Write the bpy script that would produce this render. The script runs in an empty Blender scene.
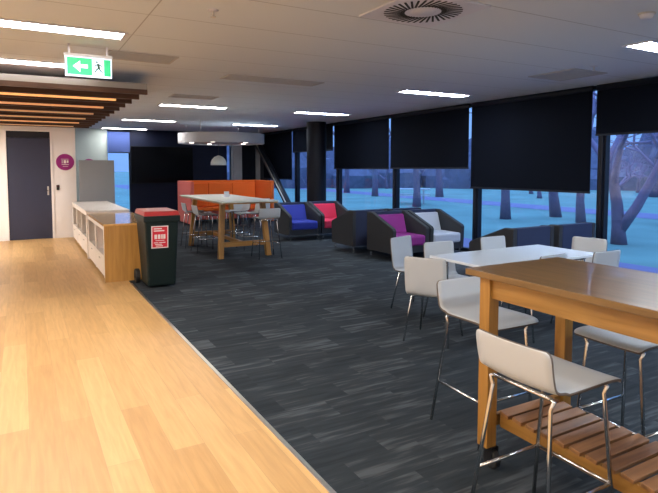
import bpy, math, random
from mathutils import Vector, Matrix
PI = math.pi
scene = bpy.context.scene
COL = scene.collection
H = 2.84            # ceiling height
WX = 7.5            # glazed wall
YB = 18.4           # far wall

# ------------------------------------------------------------------ materials
def mat(name, col=(.8, .8, .8), rough=.5, metal=0., spec=.5, emit=None, estr=0., noise=0., nscale=8., bump=0., coat=0.):
    m = bpy.data.materials.new(name); m.use_nodes = True
    nt = m.node_tree; b = nt.nodes['Principled BSDF']
    b.inputs['Base Color'].default_value = (*col, 1)
    b.inputs['Roughness'].default_value = rough
    b.inputs['Metallic'].default_value = metal
    b.inputs['Specular IOR Level'].default_value = spec
    b.inputs['Coat Weight'].default_value = coat
    if emit:
        b.inputs['Emission Color'].default_value = (*emit, 1)
        b.inputs['Emission Strength'].default_value = estr
    tc = nt.nodes.new('ShaderNodeTexCoord')
    nz = nt.nodes.new('ShaderNodeTexNoise'); nz.inputs['Scale'].default_value = nscale
    nz.inputs['Detail'].default_value = 4
    nt.links.new(tc.outputs['Object'], nz.inputs['Vector'])
    if noise:
        mx = nt.nodes.new('ShaderNodeMix'); mx.data_type = 'RGBA'
        mx.inputs['A'].default_value = (*[c * (1 - noise) for c in col], 1)
        mx.inputs['B'].default_value = (*[min(1, c * (1 + noise)) for c in col], 1)
        nt.links.new(nz.outputs['Fac'], mx.inputs['Factor'])
        nt.links.new(mx.outputs['Result'], b.inputs['Base Color'])
    if bump:
        bp = nt.nodes.new('ShaderNodeBump'); bp.inputs['Strength'].default_value = bump
        bp.inputs['Distance'].default_value = .002
        nt.links.new(nz.outputs['Fac'], bp.inputs['Height'])
        nt.links.new(bp.outputs['Normal'], b.inputs['Normal'])
    return m

def wood(name, dark, light, axis='Y', rough=.4, scale=1., coat=0.):
    m = bpy.data.materials.new(name); m.use_nodes = True
    nt = m.node_tree; b = nt.nodes['Principled BSDF']; N = nt.nodes; L = nt.links
    tc = N.new('ShaderNodeTexCoord'); mp = N.new('ShaderNodeMapping')
    s = {'X': (1.2, 16, 16), 'Y': (16, 1.2, 16), 'Z': (16, 16, 1.2)}[axis]
    mp.inputs['Scale'].default_value = [v * scale for v in s]
    n1 = N.new('ShaderNodeTexNoise'); n1.inputs['Scale'].default_value = 1.6
    n1.inputs['Detail'].default_value = 6; n1.inputs['Distortion'].default_value = .6
    cr = N.new('ShaderNodeValToRGB')
    cr.color_ramp.elements[0].position = .32; cr.color_ramp.elements[0].color = (*dark, 1)
    cr.color_ramp.elements[1].position = .68; cr.color_ramp.elements[1].color = (*light, 1)
    L.new(tc.outputs['Object'], mp.inputs['Vector']); L.new(mp.outputs['Vector'], n1.inputs['Vector'])
    L.new(n1.outputs['Fac'], cr.inputs['Fac']); L.new(cr.outputs['Color'], b.inputs['Base Color'])
    b.inputs['Roughness'].default_value = rough; b.inputs['Coat Weight'].default_value = coat
    return m

def plank_floor():
    m = bpy.data.materials.new('oak_planks'); m.use_nodes = True
    nt = m.node_tree; b = nt.nodes['Principled BSDF']; N = nt.nodes; L = nt.links
    tc = N.new('ShaderNodeTexCoord'); sp = N.new('ShaderNodeSeparateXYZ'); cb = N.new('ShaderNodeCombineXYZ')
    L.new(tc.outputs['Object'], sp.inputs[0]); L.new(sp.outputs['Y'], cb.inputs['X']); L.new(sp.outputs['X'], cb.inputs['Y'])
    br = N.new('ShaderNodeTexBrick'); br.offset = .37; br.offset_frequency = 2
    br.inputs['Color1'].default_value = (.50, .285, .108, 1); br.inputs['Color2'].default_value = (.66, .41, .175, 1)
    br.inputs['Mortar'].default_value = (.42, .26, .12, 1)
    br.inputs['Scale'].default_value = 1; br.inputs['Mortar Size'].default_value = .0012
    br.inputs['Mortar Smooth'].default_value = .3
    br.inputs['Brick Width'].default_value = 1.9; br.inputs['Row Height'].default_value = .18
    L.new(cb.outputs[0], br.inputs['Vector'])
    mp = N.new('ShaderNodeMapping'); mp.inputs['Scale'].default_value = (22, 1.6, 1)
    nz = N.new('ShaderNodeTexNoise'); nz.inputs['Scale'].default_value = 1.5; nz.inputs['Detail'].default_value = 6
    nz.inputs['Distortion'].default_value = .5
    L.new(tc.outputs['Object'], mp.inputs['Vector']); L.new(mp.outputs['Vector'], nz.inputs['Vector'])
    cr = N.new('ShaderNodeValToRGB'); cr.color_ramp.elements[0].color = (.86, .84, .8, 1); cr.color_ramp.elements[1].color = (1.06, 1.05, 1.03, 1)
    cr.color_ramp.elements[0].position = .3; cr.color_ramp.elements[1].position = .7
    L.new(nz.outputs['Fac'], cr.inputs['Fac'])
    mx = N.new('ShaderNodeMix'); mx.data_type = 'RGBA'; mx.blend_type = 'MULTIPLY'; mx.inputs['Factor'].default_value = 1
    L.new(br.outputs['Color'], mx.inputs['A']); L.new(cr.outputs['Color'], mx.inputs['B'])
    L.new(mx.outputs['Result'], b.inputs['Base Color'])
    b.inputs['Roughness'].default_value = .42
    return m

def carpet_mat():
    m = bpy.data.materials.new('carpet_tiles'); m.use_nodes = True
    nt = m.node_tree; b = nt.nodes['Principled BSDF']; N = nt.nodes; L = nt.links
    tc = N.new('ShaderNodeTexCoord')
    br = N.new('ShaderNodeTexBrick'); br.offset = .41; br.offset_frequency = 2; br.squash = 1.0
    br.inputs['Color1'].default_value = (0, 0, 0, 1); br.inputs['Color2'].default_value = (1, 1, 1, 1)
    br.inputs['Mortar'].default_value = (0, 0, 0, 1); br.inputs['Scale'].default_value = 1
    br.inputs['Mortar Size'].default_value = 0
    br.inputs['Brick Width'].default_value = .5; br.inputs['Row Height'].default_value = .25
    L.new(tc.outputs['Object'], br.inputs['Vector'])
    mp = N.new('ShaderNodeMapping'); mp.inputs['Scale'].default_value = (1.7, 15, 1)
    nz = N.new('ShaderNodeTexNoise'); nz.inputs['Scale'].default_value = 1.3; nz.inputs['Detail'].default_value = 3
    sc = N.new('ShaderNodeVectorMath'); sc.operation = 'MULTIPLY'; sc.inputs[1].default_value = (23., 41., 7.)
    ad = N.new('ShaderNodeVectorMath'); ad.operation = 'ADD'
    L.new(br.outputs['Color'], sc.inputs[0]); L.new(tc.outputs['Object'], ad.inputs[0]); L.new(sc.outputs[0], ad.inputs[1])
    L.new(ad.outputs[0], mp.inputs['Vector']); L.new(mp.outputs['Vector'], nz.inputs['Vector'])
    mp2 = N.new('ShaderNodeMapping'); mp2.inputs['Scale'].default_value = (6, 70, 1)
    nz2 = N.new('ShaderNodeTexNoise'); nz2.inputs['Scale'].default_value = 1.; nz2.inputs['Detail'].default_value = 2
    L.new(tc.outputs['Object'], mp2.inputs['Vector']); L.new(mp2.outputs['Vector'], nz2.inputs['Vector'])
    a1 = N.new('ShaderNodeMath'); a1.operation = 'MULTIPLY_ADD'; a1.inputs[1].default_value = .22
    nm = N.new('ShaderNodeMath'); nm.operation = 'MULTIPLY_ADD'; nm.inputs[1].default_value = 1.0; nm.inputs[2].default_value = .04
    L.new(nz.outputs['Fac'], nm.inputs[0])
    L.new(br.outputs['Color'], a1.inputs[0]); L.new(nm.outputs[0], a1.inputs[2])
    a2 = N.new('ShaderNodeMath'); a2.operation = 'MULTIPLY_ADD'; a2.inputs[1].default_value = .22
    L.new(nz2.outputs['Fac'], a2.inputs[0]); L.new(a1.outputs[0], a2.inputs[2])
    cr = N.new('ShaderNodeValToRGB')
    e = cr.color_ramp.elements
    e[0].position = .5; e[0].color = (.017, .0215, .027, 1)
    e[1].position = 1.0; e[1].color = (.068, .077, .087, 1)
    k = e.new(.82); k.color = (.029, .0355, .042, 1)
    L.new(a2.outputs[0], cr.inputs['Fac']); L.new(cr.outputs['Color'], b.inputs['Base Color'])
    b.inputs['Roughness'].default_value = .95; b.inputs['Specular IOR Level'].default_value = .15
    return m

def ceiling_mat():
    m = bpy.data.materials.new('ceiling_tiles'); m.use_nodes = True
    nt = m.node_tree; b = nt.nodes['Principled BSDF']; N = nt.nodes; L = nt.links
    tc = N.new('ShaderNodeTexCoord'); sp = N.new('ShaderNodeSeparateXYZ'); L.new(tc.outputs['Object'], sp.inputs[0])
    outs = []
    for ax, off, per, w in (('X', .93, 9., .011), ('Y', 3.07, .755, .012)):
        a = N.new('ShaderNodeMath'); a.operation = 'SUBTRACT'; a.inputs[1].default_value = off
        L.new(sp.outputs[ax], a.inputs[0])
        d = N.new('ShaderNodeMath'); d.operation = 'DIVIDE'; d.inputs[1].default_value = per; L.new(a.outputs[0], d.inputs[0])
        f = N.new('ShaderNodeMath'); f.operation = 'FRACT'; L.new(d.outputs[0], f.inputs[0])
        c = N.new('ShaderNodeMath'); c.operation = 'LESS_THAN'; c.inputs[1].default_value = w / per; L.new(f.outputs[0], c.inputs[0])
        outs.append(c)
    mxm = N.new('ShaderNodeMath'); mxm.operation = 'MAXIMUM'
    L.new(outs[0].outputs[0], mxm.inputs[0]); L.new(outs[1].outputs[0], mxm.inputs[1])
    mx = N.new('ShaderNodeMix'); mx.data_type = 'RGBA'
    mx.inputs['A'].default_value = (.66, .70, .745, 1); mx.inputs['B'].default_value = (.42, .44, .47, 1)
    L.new(mxm.outputs[0], mx.inputs['Factor']); L.new(mx.outputs['Result'], b.inputs['Base Color'])
    b.inputs['Roughness'].default_value = .9; b.inputs['Specular IOR Level'].default_value = .2
    return m

def glass_mat():
    m = bpy.data.materials.new('window_glass'); m.use_nodes = True
    nt = m.node_tree; nt.nodes.clear(); N = nt.nodes; L = nt.links
    o = N.new('ShaderNodeOutputMaterial'); t = N.new('ShaderNodeBsdfTransparent'); g = N.new('ShaderNodeBsdfGlossy')
    t.inputs['Color'].default_value = (.93, .96, 1, 1); g.inputs['Roughness'].default_value = .02
    lw_ = N.new('ShaderNodeLayerWeight'); lw_.inputs['Blend'].default_value = .5
    pw = N.new('ShaderNodeMath'); pw.operation = 'POWER'; pw.inputs[1].default_value = 5; L.new(lw_.outputs['Facing'], pw.inputs[0])
    f = N.new('ShaderNodeMath'); f.operation = 'MULTIPLY_ADD'; f.inputs[1].default_value = .9; f.inputs[2].default_value = .03; L.new(pw.outputs[0], f.inputs[0])
    x = N.new('ShaderNodeMixShader')
    L.new(f.outputs[0], x.inputs[0]); L.new(t.outputs[0], x.inputs[1]); L.new(g.outputs[0], x.inputs[2]); L.new(x.outputs[0], o.inputs[0])
    return m

M = dict(
    planks=plank_floor(), carpet=carpet_mat(), ceil=ceiling_mat(), glass=glass_mat(),
    white_wall=mat('white_paint', (.90, .85, .82), .7, noise=.02),
    teal_wall=mat('grey_green_paint', (.36, .42, .41), .7, noise=.02),
    navy_wall=mat('navy_paint', (.003, .006, .022), .6, noise=.1, spec=.2),
    rear_wall=mat('cream_paint', (.72, .66, .6), .8, noise=.02),
    concrete=mat('concrete', (.30, .29, .29), .85, noise=.15, nscale=5),
    black_paint=mat('black_paint', (.0035, .004, .008), .6, noise=.1, spec=.2),
    blind=mat('black_blind_fabric', (.0022, .0034, .0075), .85, noise=.12, nscale=90, bump=.2, spec=.08),
    blue_blind=mat('blue_blind_fabric', (.02, .045, .17), .8, noise=.1, nscale=90),
    frame=mat('dark_aluminium', (.005, .007, .014), .5, noise=.05, spec=.25),
    alu=mat('aluminium', (.62, .60, .56), .35, 1., noise=.05),
    chrome=mat('chrome', (.78, .78, .78), .16, 1., noise=.03, nscale=3),
    steel=mat('dark_steel', (.006, .007, .010), .4, noise=.1),
    shell=mat('white_laminate', (.47, .485, .50), .38, noise=.02),
    tabletop=mat('white_tabletop', (.70, .74, .78), .18, noise=.01),
    paletop=mat('pale_laminate', (.62, .64, .58), .25, noise=.02),
    oak_y=wood('oak_grain_along', (.24, .112, .021), (.37, .185, .044), 'Y', .34, coat=.15),
    oak_x=wood('oak_grain_across', (.24, .112, .021), (.37, .185, .044), 'X', .42),
    oak_z=wood('oak_grain_upright', (.27, .125, .020), (.41, .20, .042), 'Z', .42),
    oak_top=wood('dark_oak_top', (.125, .064, .019), (.20, .108, .036), 'Y', .30, coat=.35),
    slat=wood('red_oak_slat', (.17, .075, .028), (.33, .155, .06), 'X', .5),
    brownwood=wood('brown_batten', (.045, .017, .006), (.085, .034, .013), 'X', .55),
    cabwood=wood('golden_oak_panel', (.36, .175, .035), (.46, .235, .055), 'Z', .4),
    cabtop=wood('pale_oak_top', (.60, .34, .12), (.70, .43, .17), 'Y', .10),
    cabwhite=mat('white_melamine', (.78, .73, .68), .4, noise=.02),
    cabshade=mat('inner_melamine', (.5, .45, .42), .6, noise=.05),
    panel=mat('grey_board', (.25, .25, .255), .7, noise=.03),
    bin=mat('dark_green_plastic', (.004, .011, .010), .5, noise=.1, bump=.1, spec=.3),
    binlid=mat('red_plastic', (.42, .035, .035), .4, noise=.05),
    red=mat('red_label', (.62, .012, .03), .5, noise=.05),
    labelwhite=mat('white_print', (.8, .72, .7), .6, noise=.03),
    black_rubber=mat('black_rubber', (.012, .012, .013), .6, noise=.1),
    door=mat('navy_door', (.028, .032, .066), .5, noise=.05),
    dooredge=mat('dark_transom', (.006, .007, .014), .4, noise=.05),
    purple=mat('purple_vinyl', (.32, .012, .19), .5, noise=.05),
    vent=mat('grey_grille', (.46, .45, .44), .6, noise=.05),
    ventwhite=mat('white_metal', (.62, .62, .68), .45, noise=.02),
    ventdark=mat('duct_shadow_black', (.02, .018, .016), .8, noise=.1),
    diffuser=mat('lit_diffuser', (.9, .9, .9), .5, emit=(1., .95, .90), estr=44.),
    diffuser_cool=mat('lit_cool_diffuser', (.9, .9, .9), .5, emit=(.78, .89, 1.), estr=66.),
    led=mat('warm_led', (.9, .7, .4), .5, emit=(.85, .38, .11), estr=1.),  # glow colours stand in for lamplight falling on the raft battens
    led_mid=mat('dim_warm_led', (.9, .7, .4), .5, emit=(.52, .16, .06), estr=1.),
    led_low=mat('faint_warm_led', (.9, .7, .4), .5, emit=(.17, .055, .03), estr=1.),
    spot=mat('small_spot', (.9, .9, .9), .5, emit=(1., .9, .8), estr=4.),
    signgreen=mat('exit_green', (.0, .3, .12), .5, emit=(.0, .50, .13), estr=.62),
    signwhite=mat('exit_white', (.7, .8, .9), .5, emit=(.6, .85, 1.), estr=.68),
    signdark=mat('exit_dark_green', (.0, .05, .02), .5, noise=.02),
    drum=mat('pale_drum', (.36, .355, .37), .7, noise=.03),
    raftgrey=mat('grey_fascia', (.26, .24, .225), .7, noise=.05),
    edge=mat('ply_edge', (.10, .075, .06), .6, noise=.1),
    dome=mat('white_dome', (.72, .72, .66), .45, noise=.03),
    tv=mat('tv_screen', (.0012, .0012, .002), .2, noise=.1, spec=.08),
    orange=mat('orange_fabric', (.74, .13, .012), .85, noise=.08, nscale=120, bump=.2),
    salmon=mat('salmon_fabric', (.55, .115, .095), .85, noise=.08, nscale=120, bump=.2),
    charcoal=mat('charcoal_fabric', (.022, .024, .030), .85, noise=.12, nscale=140, bump=.25),
    navyfab=mat('navy_fabric', (.014, .022, .062), .8, noise=.12, nscale=140, bump=.25),
    blue=mat('royal_blue_fabric', (.013, .028, .30), .7, noise=.06, nscale=120, bump=.2),
    crimson=mat('crimson_fabric', (.62, .02, .075), .7, noise=.06, nscale=120, bump=.2),
    magenta=mat('plum_fabric', (.20, .012, .17), .7, noise=.06, nscale=120, bump=.2),
    paleblue=mat('pale_grey_fabric', (.42, .44, .5), .75, noise=.06, nscale=120, bump=.2),
    lawn=mat('lawn_grass', (.15, .285, .24), .95, noise=.45, nscale=.45),
    paving=mat('paving', (.19, .17, .29), .85, noise=.08, nscale=1.5),
    bark=mat('bark', (.15, .115, .165), .9, noise=.3, nscale=9, bump=.5),
    twigs=mat('twigs', (.24, .18, .27), .9, noise=.2, nscale=9),
    hedge=mat('hedge_leaves', (.14, .14, .2), .9, noise=.4, nscale=3),
    house=mat('pale_render', (.5, .5, .5), .8, noise=.05),
    roof=mat('grey_roof', (.12, .11, .13), .8, noise=.1),
)

# ------------------------------------------------------------------ mesh builder
class MB:
    def __init__(s): s.v = []; s.f = []
    def add(s, vs, fs):
        o = len(s.v); s.v += [tuple(p) for p in vs]; s.f += [tuple(i + o for i in f) for f in fs]; return s
    def box(s, x0, x1, y0, y1, z0, z1, mx=None):
        p = [Vector(q) for q in ((x0, y0, z0), (x1, y0, z0), (x1, y1, z0), (x0, y1, z0), (x0, y0, z1), (x1, y0, z1), (x1, y1, z1), (x0, y1, z1))]
        if mx is not None: p = [mx @ q for q in p]
        return s.add(p, [(0, 3, 2, 1), (4, 5, 6, 7), (0, 1, 5, 4), (1, 2, 6, 5), (2, 3, 7, 6), (3, 0, 4, 7)])
    def hexa(s, b, t):      # b, t : four points each (bottom and top rings)
        return s.add(list(b) + list(t), [(0, 3, 2, 1), (4, 5, 6, 7), (0, 1, 5, 4), (1, 2, 6, 5), (2, 3, 7, 6), (3, 0, 4, 7)])
    def tube(s, pts, r, n=10):
        pts = [Vector(p) for p in pts]; m = len(pts)
        rs = r if isinstance(r, (list, tuple)) else [r] * m
        up = None; base = len(s.v)
        for i, p in enumerate(pts):
            a = pts[max(i - 1, 0)]; c = pts[min(i + 1, m - 1)]
            t = (c - a).normalized()
            if up is None:
                up = Vector((0, 0, 1)) if abs(t.z) < .9 else Vector((1, 0, 0))
            u = (up - t * up.dot(t)).normalized(); w = t.cross(u); up = u
            for k in range(n):
                g = 2 * PI * k / n
                s.v.append(tuple(p + (u * math.cos(g) + w * math.sin(g)) * rs[i]))
        for i in range(m - 1):
            for k in range(n):
                a = base + i * n + k; b = base + i * n + (k + 1) % n
                s.f.append((a, b, b + n, a + n))
        s.f.append(tuple(base + k for k in reversed(range(n))))
        s.f.append(tuple(base + (m - 1) * n + k for k in range(n)))
        return s
    def cyl(s, c, r, h, axis='Z', n=28, r2=None):
        c = Vector(c); d = {'X': Vector((1, 0, 0)), 'Y': Vector((0, 1, 0)), 'Z': Vector((0, 0, 1))}[axis]
        return s.tube([c, c + d * h], [r, r if r2 is None else r2], n)
    def prism(s, poly, a0, a1, axis='X'):
        f = {'X': lambda p, a: (a, p[0], p[1]), 'Y': lambda p, a: (p[0], a, p[1]), 'Z': lambda p, a: (p[0], p[1], a)}[axis]
        n = len(poly)
        return s.add([f(p, a0) for p in poly] + [f(p, a1) for p in poly],
                     [tuple(range(n)), tuple(reversed(range(n, 2 * n)))] + [(i, i + n, (i + 1) % n + n, (i + 1) % n) for i in range(n)])
    def lathe(s, prof, c=(0, 0, 0), n=36):
        base = len(s.v); m = len(prof)
        for k in range(n):
            g = 2 * PI * k / n
            for r, z in prof: s.v.append((c[0] + r * math.cos(g), c[1] + r * math.sin(g), c[2] + z))
        for k in range(n):
            q = (k + 1) % n
            for i in range(m - 1): s.f.append((base + k * m + i, base + q * m + i, base + q * m + i + 1, base + k * m + i + 1))
        return s
    def _rim(s, t):
        o = s.build('seat_shell', 'shell', t, smooth=True, solid=.012)
        o.data.materials.append(M['edge']); o.modifiers['thick'].material_offset_rim = 1
        return o
    def build(s, name, m, parent=None, loc=None, bevel=0., smooth=False, solid=0., sub=0, rotz=0.):
        me = bpy.data.meshes.new(name); me.from_pydata(s.v, [], s.f); me.validate()
        import bmesh
        bm = bmesh.new(); bm.from_mesh(me); bmesh.ops.recalc_face_normals(bm, faces=bm.faces); bm.to_mesh(me); bm.free()
        o = bpy.data.objects.new(name, me); COL.objects.link(o)
        me.materials.append(M[m] if isinstance(m, str) else m)
        if smooth:
            me.polygons.foreach_set('use_smooth', [True] * len(me.polygons))
        if solid:
            md = o.modifiers.new('thick', 'SOLIDIFY'); md.thickness = solid; md.offset = 0
        if sub:
            md = o.modifiers.new('sub', 'SUBSURF'); md.levels = sub; md.render_levels = sub
        if bevel:
            md = o.modifiers.new('bev', 'BEVEL'); md.width = bevel; md.segments = 2; md.limit_method = 'ANGLE'
        if parent: o.parent = parent
        if loc: o.location = loc
        o.rotation_euler.z = rotz
        return o
def B(*a): return MB().box(*a)

def tag(o, label, cat, group=None, kind=None):
    o['label'] = label; o['category'] = cat
    if group: o['group'] = group
    if kind: o['kind'] = kind
    return o
def thing(name, label, cat, loc=(0, 0, 0), rotz=0., group=None):
    o = bpy.data.objects.new(name, None); COL.objects.link(o); o.empty_display_size = .1
    o.location = loc; o.rotation_euler.z = rotz
    return tag(o, label, cat, group)
def struct(o, label=None, cat=None):
    o['kind'] = 'structure'
    if label: o['label'] = label; o['category'] = cat
    return o
def dup(root, label, loc, rotz=0., group=None):
    r = root.copy(); COL.objects.link(r); r.location = loc; r.rotation_euler.z = rotz; r['label'] = label
    if group: r['group'] = group
    for ch in list(root.children):
        c = ch.copy(); COL.objects.link(c); c.parent = r
        for g in list(ch.children):
            d = g.copy(); COL.objects.link(d); d.parent = c
    return r

# ------------------------------------------------------------------ room shell
XL, YN, XW = -3.2, -3.0, 1.31
YW = 14.1      # white wall with the door
XC = 1.14      # where the white wall ends
struct(B(XL, XW, YN, YW + .1, -.1, 0).build('floor', 'planks'), 'pale oak plank floor', 'floor')
struct(B(XW, WX + .1, YN, YB + .1, -.1, 0).build('floor_carpet', 'carpet'), 'charcoal carpet tile floor with pale streaks', 'floor')
struct(B(XW - .014, XW + .014, YN, 8.0, 0, .006).build('trim_1', 'alu'), 'thin metal strip between oak planks and carpet', 'trim')
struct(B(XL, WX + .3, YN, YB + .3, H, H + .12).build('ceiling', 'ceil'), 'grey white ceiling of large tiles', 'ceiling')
struct(B(XL - .12, XL, YN - .12, YW + .12, -.1, H).build('wall_left', 'white_wall'), 'white side wall', 'wall')
struct(B(XL - .12, WX + .1, YN - .12, YN, -.1, H).build('wall_rear', 'rear_wall'), 'cream wall behind the viewer', 'wall')
D0, D1, DT = -.25, .615, 2.445
wb = MB().box(XL, D0 - .05, YW, YW + .12, 0, H).box(D1 + .05, XC, YW, YW + .12, 0, H).box(D0 - .05, D1 + .05, YW, YW + .12, DT + .03, H)
wb.box(XC - .12, XC, YW + .12, YB, 0, H).box(D0 - .1, D1 + .1, YW + .12, YW + .16, 0, H)
struct(wb.build('wall_white', 'white_wall'), 'white wall around the navy door', 'wall')
struct(MB().box(D1 + .06, XC + .005, YW - .012, YW, 0, .1).box(XL, D0 - .06, YW - .012, YW, 0, .1).build('baseboard_white', 'white_wall'), 'white skirting board', 'baseboard')

# door_1
d = B(D0, D1, YW + .02, YW + .065, .0, 2.298).build('door_1', 'door', bevel=.004); struct(d, 'dark navy door in the white wall', 'door')
MB().box(D0 - .05, D0, YW - .015, YW + .1, 0, DT + .03).box(D1, D1 + .05, YW - .015, YW + .1, 0, DT + .03).box(D0, D1, YW - .015, YW + .1, DT, DT + .03).build('door_frame', 'white_wall', d, bevel=.003)
B(D0, D1, YW + .02, YW + .06, 2.30, DT).build('transom_panel', 'dooredge', d)
h_ = MB().box(D1 - .085, D1 - .05, YW + .008, YW + .02, 1.0, 1.2).build('door_handle', 'alu', d, bevel=.003)
MB().tube([(D1 - .068, YW + .012, 1.1), (D1 - .068, YW - .035, 1.1), (D1 - .13, YW - .035, 1.1)], .008).build('lever', 'steel', h_, smooth=True)

# far wall pieces
struct(B(XC, 2.4, YB, YB + .1, 0, H).build('wall_back_pale', 'teal_wall'), 'grey green end wall', 'wall')
struct(MB().box(3.07, 6.27, YB, YB + .1, 0, H).build('wall_back_navy', 'navy_wall'), 'dark navy end wall behind the screen', 'wall')
struct(B(6.43, 6.74, YB - .25, YB + .1, 0, H).build('wall_back_pier', 'concrete'), 'grey concrete pier in the end wall', 'wall')
struct(B(6.74, 7.34, YB, YB + .1, 0, H).build('wall_back_black', 'black_paint'), 'black end wall panel between two piers', 'wall')
struct(B(7.34, WX + .1, YB - .05, YB + .1, 0, H).build('wall_back_corner', 'concrete'), 'grey concrete corner pier', 'wall')

# glazing
def window(n, ax, a0, a1, label, z0=0.):
    """ax 'Y' : on the glazed wall between y=a0..a1; ax 'X' : on the far wall between x=a0..a1"""
    fr = MB(); t = .05
    def bx(u0, u1, z0_, z1_, d0, d1):
        if ax == 'Y': fr.box(WX + d0, WX + d1, u0, u1, z0_, z1_)
        else: fr.box(u0, u1, YB + d0, YB + d1, z0_, z1_)
    bx(a0, a0 + .008, 0, H, 0, .1); bx(a1 - .03, a1, 0, H, 0, .1); bx(a0, a1, 0, .07, 0, .1); bx(a0, a1, H - .06, H, 0, .1)
    o = fr.build(f'window_{n}', 'frame'); struct(o, label, 'window')
    g = MB()
    if ax == 'Y': g.box(WX + .045, WX + .055, a0 + .008, a1 - .03, .07, H - .06)
    else: g.box(a0 + .008, a1 - .03, YB + .045, YB + .055, .07, H - .06)
    g.build('window_pane', 'glass', o)
MU = [-2.6, 0., 2.58, 5.15, 7.71, 10.29, 12.88, 15.46, 17.8]
for i in range(len(MU) - 1):
    window(i + 1, 'Y', MU[i] + .0, MU[i + 1] - .075, 'tall fixed window bay %d of the glazed wall' % (i + 1))
pm = MB()
for y in MU: pm.box(WX - .03, WX + .12, y - .075, y, 0, H)
pm.box(WX, WX + .12, YN, MU[0], 0, H).box(WX, WX + .12, MU[-1], YB, 0, H)
struct(pm.build('wall_right', 'frame'), 'dark mullions of the glazed wall', 'wall')
window(9, 'X', 2.4, 3.07, 'narrow window with a blue blind in the end wall')
window(10, 'X', 6.27, 6.43, 'slot window beside the concrete pier')

# structural column
struct(MB().cyl((6.93, 13.0, 0), .26, H, n=40).build('column', 'black_paint', smooth=False), 'round black column before the windows', 'column')
bx = thing('steel_brace', 'black diagonal steel brace leaning between floor and ceiling behind the blue armchair', 'brace', (7.15, 14.75, 0))
dirv = Vector((0, 3.5, 2.75)).normalized()
MB().tube([(0, 0, .10), (0, 3.42, 2.84)], .11, 14).build('strut', 'steel', bx, smooth=True)
B(-.17, .17, -.2, .22, 0, .2).build('base_shoe', 'alu', bx, bevel=.01)  # pale block put in for the bright reflection at the brace foot
MB().tube([(-.115, -.05, .16), (-.115, 3.30, 2.83)], .022, 8).build('edge_trim', 'alu', bx, smooth=True)  # pale tube imitates the highlight along the black strut

# ------------------------------------------------------------------ roller blinds
def blind(label, ax, a0, a1, zb, m='blind', group='black roller blinds on the glazed wall'):
    w = a1 - a0
    if ax == 'Y':
        t = thing('roller_blind', label, 'blind', (WX - .09, a0, zb), 0, group)
        B(-.002, .002, 0, w, .02, H - zb - .04).build('fabric', m, t)
        B(-.012, .012, .0, w, 0, .03).build('bottom_rail', 'frame', t, bevel=.003)
        MB().cyl((.01, 0, H - zb - .05), .045, w, 'Y', 18).build('roller_tube', 'frame', t, smooth=True)
    else:
        t = thing('roller_blind', label, 'blind', (a0, YB - .06, zb), 0, group)
        B(0, w, -.002, .002, .02, H - zb - .04).build('fabric', m, t)
        B(0, w, -.012, .012, 0, .03).build('bottom_rail', 'frame', t, bevel=.003)
        MB().cyl((0, .01, H - zb - .05), .04, w, 'X', 18).build('roller_tube', 'frame', t, smooth=True)
BZ = [(0, 2.09, 'black roller blind over the window nearest the viewer'),
      (1, 2.09, 'black roller blind over the window beside the oak high table'),
      (2, 2.09, 'short black roller blind over the window showing the forked tree'),
      (3, 1.238, 'black roller blind pulled lowest, above the navy armchair backs'),
      (4, 1.60, 'black roller blind above the pale grey armchair'),
      (5, 1.59, 'black roller blind above the plum and crimson armchairs'),
      (6, 2.09, 'black roller blind partly behind the round black column'),
      (7, 1.25, 'black roller blind behind the diagonal steel brace')]
for i, zb, lb in BZ:
    blind(lb, 'Y', MU[i] + .07, MU[i + 1], zb)
blind('translucent blue roller blind over the narrow end wall window', 'X', 2.41, 3.06, 2.09, 'blue_blind', 'end wall blinds')

# ------------------------------------------------------------------ ceiling fittings
def ceiling_light(label, x, y, w=1.35, dd=.30):
    t = thing('ceiling_light', label, 'light', (x, y, H), 0, 'recessed ceiling lights')
    MB().box(0, w, -dd / 2, -dd / 2 + .03, -.012, 0).box(0, w, dd / 2 - .03, dd / 2, -.012, 0).box(0, .03, -dd / 2 + .03, dd / 2 - .03, -.012, 0).box(w - .03, w, -dd / 2 + .03, dd / 2 - .03, -.012, 0).build('frame', 'ventwhite', t)
    B(.03, w - .03, -dd / 2 + .03, dd / 2 - .03, -.008, -.001).build('diffuser', 'diffuser', t)
    return t
def cool(o):
    for c in o.children:
        if c.name.startswith('diffuser'):
            c.data = c.data.copy(); c.data.materials[0] = M['diffuser_cool']
l0 = ceiling_light('lit recessed ceiling light over the oak floor, before the exit sign', -.46, 5.42)
for lb, x, y in (('lit recessed ceiling light behind the exit sign, above the timber ceiling raft edge', -.55, 7.30),
                 ('lit recessed ceiling light between the grille and the black blinds', 5.28, 7.05),
                 ('lit recessed ceiling light past the small grille over the tall pale table', 2.36, 10.85),
                 ('lit recessed ceiling light near the blinds, above the crimson and blue armchairs', 5.25, 10.85),
                 ('lit recessed ceiling light in front of the television wall', 2.25, 14.6),
                 ('lit recessed ceiling light beyond the pale drum', 5.2, 14.72),
                 ('lit recessed ceiling light farthest away, by the blue blind', 2.2, 18.0),
                 ('lit recessed ceiling light near the smoke detector over the oak high table', 5.29, 3.27)):
    q = dup(l0, lb, (x, y, H))
    if x > 5: cool(q)

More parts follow.
